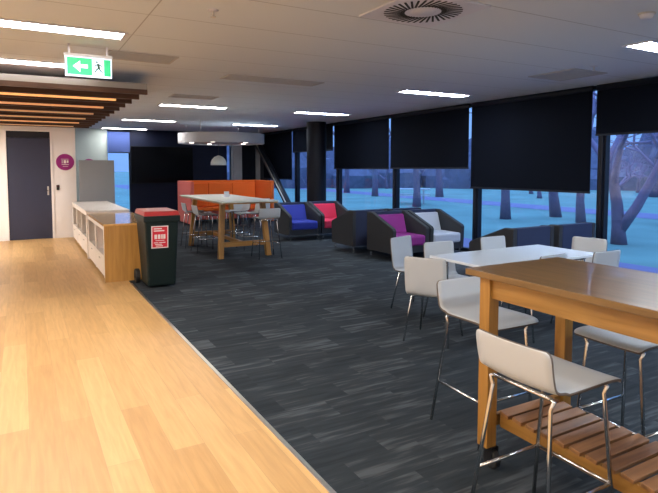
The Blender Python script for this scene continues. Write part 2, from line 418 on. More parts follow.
def grille(label, x0, x1, y0, y1):
    t = thing('air_grille', label, 'vent', (x0, y0, H), 0, 'grey ceiling air grilles')
    w, d_ = x1 - x0, y1 - y0
    MB().box(0, w, 0, .03, -.012, 0).box(0, w, d_ - .03, d_, -.012, 0).box(0, .03, .03, d_ - .03, -.012, 0).box(w - .03, w, .03, d_ - .03, -.012, 0).build('frame', 'vent', t)
    B(.03, w - .03, .03, d_ - .03, -.003, -.001).build('backing', 'vent', t)
    s = MB(); n = int(d_ / .05)
    for i in range(1, n): s.box(.03, w - .03, i * d_ / n - .006, i * d_ / n + .006, -.010, -.003)
    s.build('blades', 'vent', t)
grille('grey ceiling grille behind the exit sign', .84, 1.56, 6.13, 6.58)
grille('long grey ceiling grille in the middle of the ceiling', 2.40, 3.82, 6.92, 7.30)
grille('grey ceiling grille close to the black blinds', 5.95, 6.6, 4.45, 5.15)
grille('small grey ceiling grille over the bin', 2.25, 3.02, 9.2, 9.6)

t = thing('swirl_diffuser', 'round white ceiling diffuser with dark radial slots', 'vent', (2.76, 3.42, H))
B(-.36, .36, -.36, .36, -.014, 0).build('plate', 'ventwhite', t, bevel=.004)
s = MB(); n = 36
for k in range(n):
    a = 2 * PI * k / n; mx = Matrix.Rotation(a, 4, 'Z') @ Matrix.Translation((.22, 0, 0)) @ Matrix.Rotation(.35, 4, 'Z')
    s.box(-.085, .085, -.0085, .0085, -.017, -.012, mx)
s.build('slots', 'ventdark', t)
MB().lathe([(0, -.026), (.085, -.024), (.1, -.014)], n=30).build('hub', 'ventwhite', t, smooth=True)

def sprinkler(label, x, y):
    t = thing('sprinkler', label, 'sprinkler', (x, y, H), 0, 'ceiling sprinklers')
    MB().lathe([(0, -.008), (.04, -.007), (.042, 0)], n=20).build('rose', 'ventwhite', t, smooth=True)
    MB().cyl((0, 0, -.05), .008, .045, n=10).cyl((0, 0, -.056), .022, .005, n=14).build('head', 'alu', t)
sprinkler('small ceiling sprinkler over the edge of the oak floor', 1.34, 4.21)
sprinkler('small ceiling sprinkler between grille and black blinds', 6.04, 4.25)
t = thing('smoke_detector', 'small white smoke detector on the ceiling close to a lit panel', 'detector', (4.36, 2.62, H))
MB().lathe([(0, -.045), (.035, -.044), (.05, -.03), (.055, 0)], n=24).build('sensor', 'ventwhite', t, smooth=True)
MB().lathe([(.0, -.012), (.06, -.011), (.065, 0)], n=24).build('base', 'vent', t, smooth=True)

# exit sign
YE = 6.0
t = thing('exit_sign', 'green running man exit sign hanging from the ceiling', 'sign', (.415, YE, 2.525))
W_, H_ = .43, .195
B(0, W_, 0, .03, 0, H_).build('casing', 'signwhite', t, bevel=.003)
B(.018, W_ - .012, -.002, .0, .018, H_ - .012).build('green_panel', 'signgreen', t)
B(-.01, W_ + .01, 0, .05, H_, H_ + .03).build('mount_rail', 'vent', t, bevel=.003)
MB().box(.03, .05, .01, .03, H_ + .03, H - 2.525).box(W_ - .05, W_ - .03, .01, .03, H_ + .03, H - 2.525).build('hanger', 'ventwhite', t)
B(.245, .355, -.0035, -.002, .018, H_ - .012).build('white_doorway', 'signwhite', t)
ar = [(.07, .10), (.135, .155), (.135, .12), (.205, .12), (.205, .085), (.135, .085), (.135, .045)]
MB().prism(ar, -.004, -.002, 'Y').build('arrow', 'signwhite', t)
mn = MB()
def limb(p, q, w):
    p = Vector((p[0], 0, p[1])); q = Vector((q[0], 0, q[1])); dd = (q - p).normalized(); nn = Vector((-dd.z, 0, dd.x)) * w
    mn.add([Vector((a.x, y, a.z)) for y in (-.005, -.0035) for a in (p - nn, p + nn, q + nn, q - nn)], [(0, 1, 2, 3), (7, 6, 5, 4), (0, 4, 5, 1), (1, 5, 6, 2), (2, 6, 7, 3), (3, 7, 4, 0)])
mn.cyl((.289, -.005, .153), .011, .0015, 'Y', 14)
for p, q, w in (((.300, .138), (.308, .092), .012), ((.300, .134), (.275, .118), .005), ((.275, .118), (.266, .100), .005), ((.303, .134), (.328, .122), .005), ((.328, .122), (.340, .104), .005),
                ((.306, .094), (.283, .076), .007), ((.283, .076), (.268, .046), .006), ((.310, .094), (.322, .066), .007), ((.322, .066), (.345, .052), .006)):
    limb(p, q, w)
mn.build('running_man', 'signdark', t)

# timber raft below the ceiling
t = thing('ceiling_raft', 'brown timber batten raft hung below the ceiling over the oak floor', 'ceiling raft', (0, 7.25, 2.55))
RX0, RX1, RD = -3.1, 1.44, 6.8
B(RX0, RX1, 0, .03, .06, .135).build('fascia', 'raftgrey', t)
B(RX1 - .03, RX1, .03, RD, .075, .135).build('edge_board', 'raftgrey', t)
B(RX0, RX1 - .03, .03, RD, .10, .12).build('backing_board', 'brownwood', t)
nb = 13
for i in range(nb):
    y = i * (RD - .06) / (nb - 1)
    B(RX0, RX1, y, y + .05, 0, .098 if i else .06).build('batten', 'brownwood', t)
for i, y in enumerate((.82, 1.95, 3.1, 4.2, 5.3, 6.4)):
    B(RX0, 1.18 - .02 * i, y, y + (.045 if i < 2 else .06), -.004, .02).build('light_strip', ('led', 'led_mid', 'led_low', 'led_low', 'led_mid', 'led_low')[i], t)  # added glowing strips imitate batten faces lit by the ceiling lights
for x in (.9, -1.5):
    for y in (.3, 3.3, 6.2): MB().tube([(x, y, .12), (x, y, H - 2.55)], .006, 6).build('hanger_rod', 'alu', t)

# drum above the booth
t = thing('ceiling_drum', 'large pale round drum suspended from the ceiling above the orange booth', 'ceiling feature', (4.84, 14.6, 2.28))
MB().lathe([(1.16, 0), (1.16, .26), (1.10, .26), (1.10, .05)], n=64).build('rim', 'drum', t, smooth=False)
MB().lathe([(0, .03), (1.10, .03)], n=48).build('underside', 'drum', t)
for a in (.4, 1.7, 2.9, 4.1, 5.3):
    MB().cyl((.8 * math.cos(a), .8 * math.sin(a), .012), .06, .016, n=18).build('downlight', 'spot', t)
for a in (.8, 2.3, 3.9, 5.5): MB().tube([(1.1 * math.cos(a), 1.1 * math.sin(a), .25), (1.1 * math.cos(a), 1.1 * math.sin(a), H - 2.28)], .006, 6).build('hanger_rod', 'alu', t)
t = thing('pendant_lamp', 'white dome pendant lamp hanging below the pale drum', 'lamp', (4.86, 14.95, 1.70))
MB().lathe([(.22, 0), (.215, .07), (.185, .15), (.12, .225), (.03, .265), (.0, .268)], n=36).build('lamp_shade', 'dome', t, smooth=True, solid=.004)
MB().tube([(0, 0, .265), (0, 0, .60)], .005, 8).build('cord', 'black_rubber', t)
MB().lathe([(0, .02), (.05, .05), (.04, .13), (.02, .2)], n=18).build('bulb', 'dome', t, smooth=True)

# ------------------------------------------------------------------ wall items
def round_sign(label, x, y, z, r=.19):
    t = thing('round_sign', label, 'sign', (x, y, z), 0, 'purple round wall signs')
    MB().cyl((0, -.012, 0), r, .012, 'Y', 48).build('disc', 'purple', t)
    p = MB()
    for i, (u0, u1, z0, z1) in enumerate(((-.085, .075, .062, .072), (-.07, -.055, -.03, .045), (-.03, .02, -.03, .045), (.035, .07, -.02, .04), (-.075, .075, -.062, -.05), (-.05, .06, -.105, -.096))):
        p.box(u0, u1, -.014, -.012, z0, z1)
    p.build('printed_mark', 'labelwhite', t)
round_sign('purple round sign on the white wall beside the navy door', .915, YW, 1.757)
round_sign('purple round sign half hidden behind the grey screen', 1.86, YB, 1.70, .2)
t = thing('card_reader', 'small dark card reader on the white wall under the purple sign', 'card reader', (.75, YW, 1.11))
B(-.03, .03, -.02, 0, 0, .12).build('body', 'black_rubber', t, bevel=.004); B(-.008, .008, -.022, -.02, .09, .1).build('indicator', 'red', t)
t = thing('television', 'very large black television on the navy end wall', 'television', (4.07, YB - .03, 1.12))
B(-1.0, 1.0, -.07, -.02, 0, 1.2).build('casing', 'black_paint', t, bevel=.006); B(-.98, .98, -.073, -.07, .03, 1.18).build('screen', 'tv', t); B(-.3, .3, -.02, .028, .4, .8).build('wall_bracket', 'steel', t)

# ------------------------------------------------------------------ cabinets by the aisle
CF = 1.0
def cabinet(label, y0, y1, ztop, topm, endm, cols, group='low cabinets along the aisle'):
    t = thing('cabinet', label, 'cabinet', (CF, y0, 0), 0, group)
    D, Lh = .72, y1 - y0
    b = MB().box(.02, D, .022, Lh, .06, .08).box(D - .02, D, .022, Lh, .08, ztop - .03).box(.02, D - .02, Lh - .02, Lh, .08, ztop - .03).box(.02, D - .02, .022, Lh - .02, .34, .36)
    for i in range(1, cols): b.box(.03, D - .02, i * Lh / cols - .01, i * Lh / cols + .01, .08, ztop - .03)
    b.build('carcass', 'cabwhite', t)
    B(0.0, D, 0, .022, 0, ztop - .03).build('end_panel', endm, t, bevel=.002)
    B(-.01, D + .01, -.01, Lh + .0, ztop - .03, ztop).build('worktop', topm, t, bevel=.004)
    B(.05, .07, .022, Lh, 0, .06).build('plinth', 'black_paint', t)
    f = MB().box(0, .02, .022, Lh, ztop - .09, ztop - .03)
    for i in range(cols + 1):
        c = min(max(i * Lh / cols, .06), Lh - .04); f.box(0, .02, c - .035, c + .035, .06, ztop - .09)
    f.box(0, .02, .095, Lh - .075, .33, .37)
    f.build('face_frame', 'cabwhite', t, bevel=.002)
    for i in range(cols):
        q0 = max(i * Lh / cols + .04, .10); q1 = min((i + 1) * Lh / cols - .04, Lh - .08)
        dr = B(.002, .018, q0, q1, .075, .325).build('drawer', 'cabwhite', t, bevel=.003)
        B(-.012, .002, (q0 + q1) / 2 - .06, (q0 + q1) / 2 + .06, .28, .292).build('pull', 'alu', dr)
    return t
cabinet('oak ended low cabinet beside the wheeled bin', 8.22, 10.35, .83, 'cabtop', 'cabwood', 2)
cabinet('white topped low cabinet behind the oak ended one', 10.55, 13.55, .86, 'cabwhite', 'cabwhite', 3)
fx = [('red', 8.5, .05), ('cabshade', 8.62, .07), ('panel', 8.9, .06), ('red', 9.05, .05), ('cabwood', 9.55, .08), ('panel', 9.85, .06), ('charcoal', 10.95, .08), ('panel', 11.2, .06), ('cabwood', 12.0, .08), ('charcoal', 12.3, .1)]
fl = ['red box file beside the cabinet end panel', 'brown grey box file next to the red one', 'grey box file in the middle of the oak ended cabinet', 'red box file deeper in the oak ended cabinet',
      'oak coloured box file in the second bay', 'grey box file by the end of the second bay', 'charcoal box file in the white topped cabinet', 'grey box file in the white topped cabinet',
      'oak coloured box file in the white topped cabinet', 'thick charcoal box file in the white topped cabinet']
for (m_, y, w), lb in zip(fx, fl):
    t = thing('box_file', lb, 'file', (CF + .12, y, .361), 0, 'files in the aisle cabinets')
    hh = .27 + .02 * (int(y * 10) % 3)
    B(0, .25, 0, w, 0, hh).build('box', m_, t, bevel=.003); B(-.002, 0, w * .2, w * .8, .12, .2).build('spine_label', 'labelwhite', t)

# grey free-standing screen
t = thing('display_screen', 'plain grey free standing screen behind the white topped cabinet', 'screen', (1.17, 13.72, 0))
B(0, .76, 0, .05, .08, 1.80).build('board', 'panel', t, bevel=.004)
for x in (.06, .66): B(x, x + .04, -.13, .2, 0, .08).build('foot', 'alu', t, bevel=.004)

# ------------------------------------------------------------------ wheeled bin
t = thing('wheelie_bin', 'dark green wheeled bin with a red lid', 'bin', (1.63, 7.75, 0))
hw0, hw1, d0, d1 = .185, .225, .25, .31
b = MB().hexa([(-hw0, -d0, .03), (hw0, -d0, .03), (hw0, d0 - .06, .03), (-hw0, d0 - .06, .03)], [(-hw1, -d1, .93), (hw1, -d1, .93), (hw1, d1, .93), (-hw1, d1, .93)])
b.build('body', 'bin', t, bevel=.025)
B(-.24, .24, -.33, .33, .90, .985).build('rim', 'bin', t, bevel=.012)
MB().tube([(-.23, .37, .97), (.23, .37, .97)], .016, 10).box(-.24, -.21, .3, .38, .955, .985).box(.21, .24, .3, .38, .955, .985).build('handle', 'bin', t, smooth=False)
MB().hexa([(-.238, -.335, .985), (.238, -.335, .985), (.238, .34, .985), (-.238, .34, .985)], [(-.22, -.29, 1.045), (.22, -.29, 1.045), (.22, .33, 1.05), (-.22, .33, 1.05)]).build('lid', 'binlid', t, bevel=.014)
for sx in (-1, 1):
    w = MB().cyl((sx * .23 - .03, .28, .10), .10, .06, 'X', 28).build('wheel', 'black_rubber', t, bevel=.01)
    MB().cyl((sx * .23 - .033, .28, .10), .04, .066, 'X', 18).build('hubcap', 'charcoal', w)
# label on the front (front face leans slightly)
ang = math.atan2(d1 - d0, .90)
lx = Matrix.Translation((-.03, -d0 - (.70 - .03) / .9 * (d1 - d0) - .002, .70)) @ Matrix.Rotation(ang, 4, 'X') @ Matrix.Diagonal((1.3, 1, 1.25, 1))
lb_ = MB().box(-.085, .085, -.003, 0, -.12, .12, lx).build('label_sheet', 'labelwhite', t)
MB().box(-.075, .075, -.005, -.003, -.11, .11, lx).build('red_field', 'red', lb_)
p = MB()
for u0, u1, z0, z1 in ((-.062, .02, .085, .097), (-.062, .045, .062, .074), (-.055, -.028, -.02, .028), (-.02, .005, -.02, .028), (.013, .028, -.02, .028), (.033, .055, -.02, .028), (-.045, .045, -.04, -.034),
                       (-.062, -.02, -.064, -.056), (-.01, .055, -.064, -.056), (-.05, .02, -.082, -.074), (-.04, .03, -.1, -.092)):
    p.box(u0, u1, -.0065, -.005, z0, z1, lx)
p.build('print', 'labelwhite', lb_)

# ------------------------------------------------------------------ chairs and stools
def shell_mesh(prof, width, taper=.0, crown=.012):
    mb = MB(); nu = 11; nv = len(prof); base = 0
    L_ = [0]
    for i in range(1, nv): L_.append(L_[-1] + math.dist(prof[i], prof[i - 1]))
    T = L_[-1]
    for i, (dd, z) in enumerate(prof):
        sfr = L_[i] / T
        w = width * (1 - taper * sfr)
        e = min(L_[i], T - L_[i]); rc = .035
        if e < rc: w -= 2 * (rc - math.sqrt(max(0, rc * rc - (rc - e) ** 2))) * .6
        for j in range(nu):
            u = -1 + 2 * j / (nu - 1)
            a, b2 = prof[max(i - 1, 0)], prof[min(i + 1, nv - 1)]
            tx, tz = b2[0] - a[0], b2[1] - a[1]; ll = math.hypot(tx, tz)
            nx, nz = -tz / ll, tx / ll
            o = crown * (u * u) * (.3 if i < nv * .5 else 1.)
            mb.v.append((u * w / 2, dd + nx * o, z + nz * o))
    for i in range(nv - 1):
        for j in range(nu - 1):
            a = i * nu + j; mb.f.append((a, a + 1, a + nu + 1, a + nu))
    return mb
def smooth_prof(p, n=3):
    for _ in range(n - 1):
        q = [p[0]]
        for a, b2 in zip(p, p[1:]):
            q += [(a[0] * .75 + b2[0] * .25, a[1] * .75 + b2[1] * .25), (a[0] * .25 + b2[0] * .75, a[1] * .25 + b2[1] * .75)]
        q.append(p[-1]); p = q
    return p
CH = smooth_prof([(-.235, .425), (-.2, .452), (0, .445), (.15, .438), (.205, .455), (.225, .52), (.245, .66), (.262, .81)], 3)
ST = smooth_prof([(-.235, .70), (-.2, .722), (0, .718), (.14, .715), (.205, .73), (.225, .79), (.243, .905)], 3)
def make_chair(label, loc, rz, group):
    t = thing('dining_chair', label, 'chair', loc, rz, group)
    shell_mesh(CH, .41, .03)._rim(t)
    for sx in (-1, 1):
        for y0, y1 in ((-.16, -.215), (.12, .215)):
            MB().tube([(sx * .15, y0, .432), (sx * .17, y0 + (y1 - y0) * .15, .415), (sx * .215, y1, 0)], .009, 10).build('leg', 'chrome', t, smooth=True)
    for y in (-.16, .12): MB().tube([(-.15, y, .43), (.15, y, .43)], .008, 8).build('seat_rail', 'chrome', t, smooth=True)
    return t
def make_stool(label, loc, rz, group):
    t = thing('bar_stool', label, 'stool', loc, rz, group)
    shell_mesh(ST, .40, .0)._rim(t)
    ft = []
    for sx in (-1, 1):
        for y0, y1 in ((-.17, -.19), (.165, .25)):
            top = Vector((sx * .15, y0, .695)); bot = Vector((sx * .215, y1, 0)); k0 = top.lerp(bot, .06)
            MB().tube([top, Vector((sx * .168, y0 + (y1 - y0) * .03, .69)), k0, bot], .0095, 10).build('leg', 'chrome', t, smooth=True)
            ft.append(top.lerp(bot, .62))
    for y in (-.17, .165): MB().tube([(-.15, y, .695), (.15, y, .695)], .0095, 8).build('seat_rail', 'chrome', t, smooth=True)
    fr = MB()
    a, b2, c, d2 = ft
    for p_, q_ in ((a, b2), (a, c), (c, d2)): fr.tube([p_, q_], .008, 8)
    fr.build('footrest', 'chrome', t, smooth=True)
    return t
WG = 'white chairs around the white table'
c0 = make_chair('white chair at the aisle end of the white table', (3.38, 3.98, 0), math.radians(120), WG)
dup(c0, 'white chair pulled away behind the others, before the plum armchair', (3.96, 4.95, 0), math.radians(16))
dup(c0, 'white chair tucked at the far side of the white table, second from the aisle', (3.97, 4.38, 0), math.radians(-4))
dup(c0, 'white chair at the far side of the white table, before the lowest blind', (4.85, 4.42, 0), math.radians(0))
dup(c0, 'white chair at the window end of the white table', (5.50, 3.98, 0), math.radians(-78))
dup(c0, 'white chair tucked behind the oak high table, low back facing the viewer', (4.30, 3.64, 0), math.radians(183))
dup(c0, 'white chair at the near side of the white table, toward the windows', (4.99, 3.55, 0), math.radians(178))

# white table
t = thing('white_table', 'white rectangular table among white chairs', 'table', (3.58, 3.5, 0))
TL, TWd = 1.60, .79
B(0, TL, 0, TWd, .715, .74).build('tabletop', 'tabletop', t, bevel=.004)
for x, y in ((.12, .12), (TL - .12, .12), (.12, TWd - .12), (TL - .12, TWd - .12)):
    MB().cyl((x, y, 0), .022, .70, n=16).build('leg', 'chrome', t, smooth=False)
MB().box(.1, TL - .1, .1, .13, .68, .715).box(.1, TL - .1, TWd - .13, TWd - .1, .68, .715).build('under_frame', 'steel', t)

# ------------------------------------------------------------------ oak high table on castors
t = thing('high_table', 'oak high table on castors with a slatted lower shelf', 'table', (2.085, .42, 0))
TL, TW2, TZ = 1.78, .75, 1.08
B(0, TW2, 0, TL, TZ - .034, TZ).build('tabletop', 'oak_top', t, bevel=.003)
MB().box(.055, .08, .1, TL - .14, TZ - .145, TZ - .034).box(TW2 - .08, TW2 - .055, .1, TL - .14, TZ - .145, TZ - .034).build('apron', 'oak_y', t, bevel=.002)
MB().box(.1, TW2 - .1, TL - .135, TL - .11, TZ - .145, TZ - .034).box(.1, TW2 - .1, .07, .095, TZ - .145, TZ - .034).build('end_apron', 'oak_x', t, bevel=.002)
for x in (.035, TW2 - .105):
    for y in (.06, TL - .145):
        B(x, x + .07, y, y + .07, .125, TZ - .034).build('leg', 'oak_z', t, bevel=.003)
        c = MB().box(x + .01, x + .07, y + .01, y + .06, .118, .125).box(x + .034, x + .040, y + .0, y + .05, .045, .12).box(x + .082, x + .088, y + .0, y + .05, .045, .12).box(x + .034, x + .088, y + .01, y + .04, .108, .12).build('castor', 'steel', t)
        MB().cyl((x + .042, y + .02, .05), .05, .038, 'X', 24).build('wheel', 'black_rubber', c, bevel=.006)
SW = .47
for x in (.13, SW): B(x, x + .03, .13, TL - .145, .225, .295).build('shelf_rail', 'oak_y', t, bevel=.002)
for y in (TL - .125, .08): B(.105, TW2 - .105, y, y + .03, .225, .285).build('end_rail', 'oak_x', t, bevel=.002)
ns = 18
for i in range(ns):
    y = .15 + i * (TL - .335) / (ns - 1)
    mx = Matrix.Translation((0, y, .308)) @ Matrix.Rotation(.16, 4, 'X')
    MB().box(.115, SW + .05, -.029, .029, -.010, .010, mx).build('shelf_slat', 'slat', t, bevel=.003)

SG = 'white bar stools around the oak high table'
s0 = make_stool('white bar stool closest to the viewer, its back toward the oak floor', (1.99, 1.58, 0), math.radians(90), SG)
dup(s0, 'white bar stool at the window side of the oak high table, tucked under the top', (2.88, 1.74, 0), math.radians(-92))
dup(s0, 'white bar stool at the far end of the oak high table', (2.47, 2.42, 0), math.radians(-2))

# ------------------------------------------------------------------ tall pale table and stools
t = thing('tall_table', 'tall pale topped table on splayed oak legs', 'table', (2.98, 9.0, 0))
TX, TY, TZ = 1.06, 2.85, 1.04
B(0, TX, 0, TY, TZ - .02, TZ).build('tabletop', 'paletop', t, bevel=.003)
B(.02, TX - .02, .02, TY - .02, TZ - .045, TZ - .02).build('underside_board', 'oak_y', t)
def sleg(xt, yt, xb, yb, m='oak_z'):
    a = .045
    MB().hexa([(xb - a, yb - a, 0), (xb + a, yb - a, 0), (xb + a, yb + a, 0), (xb - a, yb + a, 0)], [(xt - a, yt - a, TZ - .045), (xt + a, yt - a, TZ - .045), (xt + a, yt + a, TZ - .045), (xt - a, yt + a, TZ - .045)]).build('leg', m, t, bevel=.004)
for xt, xb in ((.16, .09), (TX - .13, TX - .05)):
    for yt, yb in ((.48, .40), (TY - .6, TY - .5)): sleg(xt, yt, xb, yb)
for y in (.425, TY - .53): B(.12, TX - .09, y - .015, y + .03, .20, .29).build('cross_rail', 'oak_x', t, bevel=.003)
B(TX / 2 - .03, TX / 2 + .03, .43, TY - .52, .22, .28).build('long_rail', 'oak_y', t, bevel=.003)
t = thing('napkin_holder', 'small white holder standing on the tall pale table', 'holder', (3.6, 10.6, TZ))
B(-.06, .06, -.04, .04, 0, .012).build('base', 'ventwhite', t, bevel=.003); B(-.05, .05, -.006, .006, .012, .11).build('napkins', 'tabletop', t); MB().tube([(-.055, -.02, .012), (-.055, -.02, .09), (.055, -.02, .09), (.055, -.02, .012)], .003, 6).build('wire', 'chrome', t)
TG = 'bar stools at the tall pale table'
for lb, x, y, r in (('white bar stool on the aisle side of the tall pale table, by its near leg', 3.12, 10.4, 90), ('white bar stool on the aisle side of the tall pale table, by its far leg', 3.12, 11.2, 88),
                    ('white bar stool at the near end of the tall pale table', 3.86, 9.2, 176), ('white bar stool on the window side of the tall pale table, mid length', 3.98, 10.35, -90),
                    ('white bar stool on the window side of the tall pale table, by its far leg', 3.98, 11.05, -88)):
    dup(s0, lb, (x, y, 0), math.radians(r), TG)

# ------------------------------------------------------------------ orange booth
t = thing('booth_sofa', 'orange high backed booth sofa with a salmon wing', 'sofa', (4.07, 15.0, 0))
BL, BD, BH = 2.50, 1.45, 1.245
B(.08, BL - .08, BD - .14, BD, .05, BH).build('back_panel', 'orange', t, bevel=.02)
B(0, .10, .0, BD, .05, BH).build('wing', 'salmon', t, bevel=.02)
B(BL - .10, BL, .0, BD, .05, BH).build('wing', 'orange', t, bevel=.02)
B(.10, BL - .10, BD - .75, BD - .14, .12, .36).build('seat_base', 'salmon', t, bevel=.02)
for i in range(3):
    x0 = .11 + i * (BL - .22) / 3; B(x0, x0 + (BL - .22) / 3 - .01, BD - .78, BD - .2, .36, .46).build('seat_cushion', 'orange', t, bevel=.03)
    B(x0, x0 + (BL - .22) / 3 - .01, BD - .24, BD - .14, .47, 1.18).build('back_cushion', 'orange', t, bevel=.03)
for x in (.05, BL - .05):
    for y in (.08, BD - .08): MB().cyl((x, y, 0), .02, .06, n=12).build('foot', 'steel', t)
t = thing('booth_table', 'small white table on a dark pedestal in front of the orange booth', 'table', (5.3, 14.6, 0))
B(-.7, .7, -.35, .35, .72, .745).build('tabletop', 'tabletop', t, bevel=.004); MB().cyl((0, 0, .02), .05, .70, n=18).build('pedestal', 'steel', t); MB().cyl((0, 0, 0), .26, .02, n=30).build('base', 'steel', t)
BG = 'white chairs at the booth'
dup(c0, 'white chair before the booth, on the aisle side of the booth table', (4.15, 14.2, 0), math.radians(70), BG)
dup(c0, 'white chair before the booth, pushed to the middle of the booth table', (5.0, 13.85, 0), math.radians(180), BG)
dup(c0, 'white chair before the booth, nearer the blue armchair', (5.65, 13.85, 0), math.radians(176), BG)

# ------------------------------------------------------------------ lounge armchairs  (local: front toward -y)
def make_armchair(label, colm, loc, rz, group='tub armchairs by the windows'):
    t = thing('armchair', label, 'armchair', loc, rz, group)
    Wd, Dp = .80, .82
    y0, y1 = -Dp / 2, Dp / 2
    prof = [(y1, .13), (y1 - .0, .82), (y1 - .16, .82), (y0 + .03, .575), (y0, .54), (y0 + .02, .13)]
    for sx in (-1, 1):
        MB().prism(prof, sx * Wd / 2, sx * (Wd / 2 - .075), 'X').build('arm', 'charcoal', t, bevel=.012)
    B(-Wd / 2 + .075, Wd / 2 - .075, y1 - .10, y1, .13, .82).build('backrest', 'navyfab', t, bevel=.01)
    B(-Wd / 2 + .075, Wd / 2 - .075, y0 + .03, y1 - .10, .13, .25).build('seat_base', 'charcoal', t, bevel=.008)
    B(-Wd / 2 + .08, Wd / 2 - .08, y0 + .0, y1 - .17, .25, .43).build('seat_cushion', colm, t, bevel=.035)
    MB().hexa([(-.315, y1 - .28, .42), (.315, y1 - .28, .42), (.315, y1 - .10, .42), (-.315, y1 - .10, .42)], [(-.315, y1 - .17, .765), (.315, y1 - .17, .765), (.315, y1 - .10, .765), (-.315, y1 - .10, .765)]).build('back_cushion', colm, t, bevel=.02)
    for sx in (-1, 1):
        for y in (y0 + .06, y1 - .06): MB().cyl((sx * (Wd / 2 - .06), y, 0), .017, .135, n=14).build('leg', 'chrome', t)
    return t
make_armchair('charcoal armchair with a royal blue seat', 'blue', (5.50, 11.25, 0), 0)
make_armchair('charcoal armchair with a crimson seat', 'crimson', (6.32, 11.25, 0), 0)
make_armchair('armchair turned away before the crimson one, navy back beside the plum armchair', 'paleblue', (5.83, 9.15, 0), PI)
make_armchair('armchair turned away behind the plum and pale armchairs', 'paleblue', (6.67, 9.15, 0), PI)
make_armchair('charcoal armchair with a plum seat', 'magenta', (5.93, 8.0, 0), 0)
make_armchair('charcoal armchair with a pale grey seat', 'paleblue', (6.76, 8.0, 0), 0)
make_armchair('armchair turned away behind the white table, farther from the forked tree', 'paleblue', (6.02, 5.46, 0), PI)
make_armchair('armchair turned away next to the forked tree window', 'paleblue', (6.93, 5.46, 0), PI)

# ------------------------------------------------------------------ outdoors
GZ = -.12
struct(B(WX + .12, 9.6, -20, 60, GZ - .1, GZ + .005).build('path_paving', 'paving'), 'paved path along the windows', 'path')
lw = MB().add([(WX + .12, -60, GZ), (220, -60, GZ), (220, 260, GZ), (WX + .12, 260, GZ), ], [(0, 1, 2, 3)]).add([(-60, YB + .2, GZ), (WX + .12, YB + .2, GZ), (WX + .12, 260, GZ), (-60, 260, GZ)], [(0, 1, 2, 3)])
struct(lw.build('ground_lawn', 'lawn'), 'park lawn outside the windows', 'lawn')
struct(MB().add([(17, -30, GZ + .01), (19.2, -30, GZ + .01), (24.2, 90, GZ + .01), (22, 90, GZ + .01)], [(0, 1, 2, 3)]).build('path_park', 'paving'), 'paved path crossing the lawn', 'path')

def tree(label, x, y, h, r, lean=(0, 0), seed=1, fork=None, depth=5, low=.3):
    rnd = random.Random(seed); r *= .72; t = thing('bare_tree', label, 'tree', (x, y, GZ), 0, 'bare trees in the park')
    tr, br = MB(), MB()
    def grow(p, d, r, l, k):
        n = 4; pts = [p]; q = Vector(p); dd = d.copy()
        for i in range(n):
            dd = (dd + Vector((rnd.uniform(-1, 1), rnd.uniform(-1, 1), rnd.uniform(-.3, .5))) * .10).normalized(); q = q + dd * l / n; pts.append(q.copy())
        (tr if k == 0 else br).tube(pts, [r * (1 - .4 * i / n) * (1.18 if k == 0 and i == 0 else 1) for i in range(n + 1)], 10 if k == 0 else (6 if k < 3 else 4))
        if k >= depth or r < .008: return
        nb = 3 if k < 3 else 2
        a0 = rnd.uniform(0, 6.28)
        for i in range(nb):
            a = a0 + i * 2 * PI / nb + rnd.uniform(-.4, .4); sp = rnd.uniform(.45, .95)
            u = dd.orthogonal().normalized(); w = dd.cross(u)
            nd = (dd * math.cos(sp) + (u * math.cos(a) + w * math.sin(a)) * math.sin(sp) + Vector((0, 0, .12))).normalized()
            st = pts[-1] if i < 2 else pts[-2]
            grow(st, nd, r * .6 * rnd.uniform(.75, 1.05), l * rnd.uniform(.62, .85), k + 1)
    d = Vector((lean[0], lean[1], 1)).normalized()
    grow(Vector((0, 0, -.05)), d, r, h * low, 0)
    if fork: grow(Vector((0, 0, .3)), Vector((fork[0], fork[1], 1)).normalized(), r * .8, h * .34, 1)

    tr.build('trunk', 'bark', t, smooth=True); br.build('branches', 'twigs', t, smooth=True)
# base positions from the view (distance along the lawn)
tree('forked bare tree closest to the short blind window', 11.92, 7.62, 8, .22, (0, .03), 3, (.12, -.62), 5, .24)
tree('thick bare tree behind the forked tree', 17.0, 9.3, 11, .33, (.1, -.2), 5, None, 5, .2)
tree('bare tree seen past the middle of the lowest blind', 16.6, 13.0, 11, .26, (0, .02), 8)
tree('bare tree seen past the far half of the lowest blind', 14.4, 13.3, 10, .23, (0, 0), 11)
tree('bare tree near the window edge post', 15.5, 11.2, 10, .2, (0, 0), 13)
tree('bare tree on the lawn past the pale grey armchair', 15.5, 19.5, 10, .24, (.05, 0), 17)
tree('bare tree farther past the pale grey armchair', 22.0, 25.5, 12, .3, (0, .05), 19)
tree('bare tree past the plum armchair', 19.0, 28.0, 11, .26, (0, 0), 23)
tree('bare tree far along the lawn past the crimson armchair', 20.0, 33.0, 11, .27, (0, 0), 29)
tree('bare tree far across the park, tallest by the lowest blind', 33.0, 19.0, 12, .35, (0, 0), 31, None, 6, .2)
tree('bare tree across the park beyond the thick tree', 27.0, 13.5, 11, .3, (.1, 0), 37, None, 6, .2)
tree('bare tree at the edge of the view, dark trunk', 18.5, 8.6, 9, .24, (0, .1), 41, None, 5, .2)
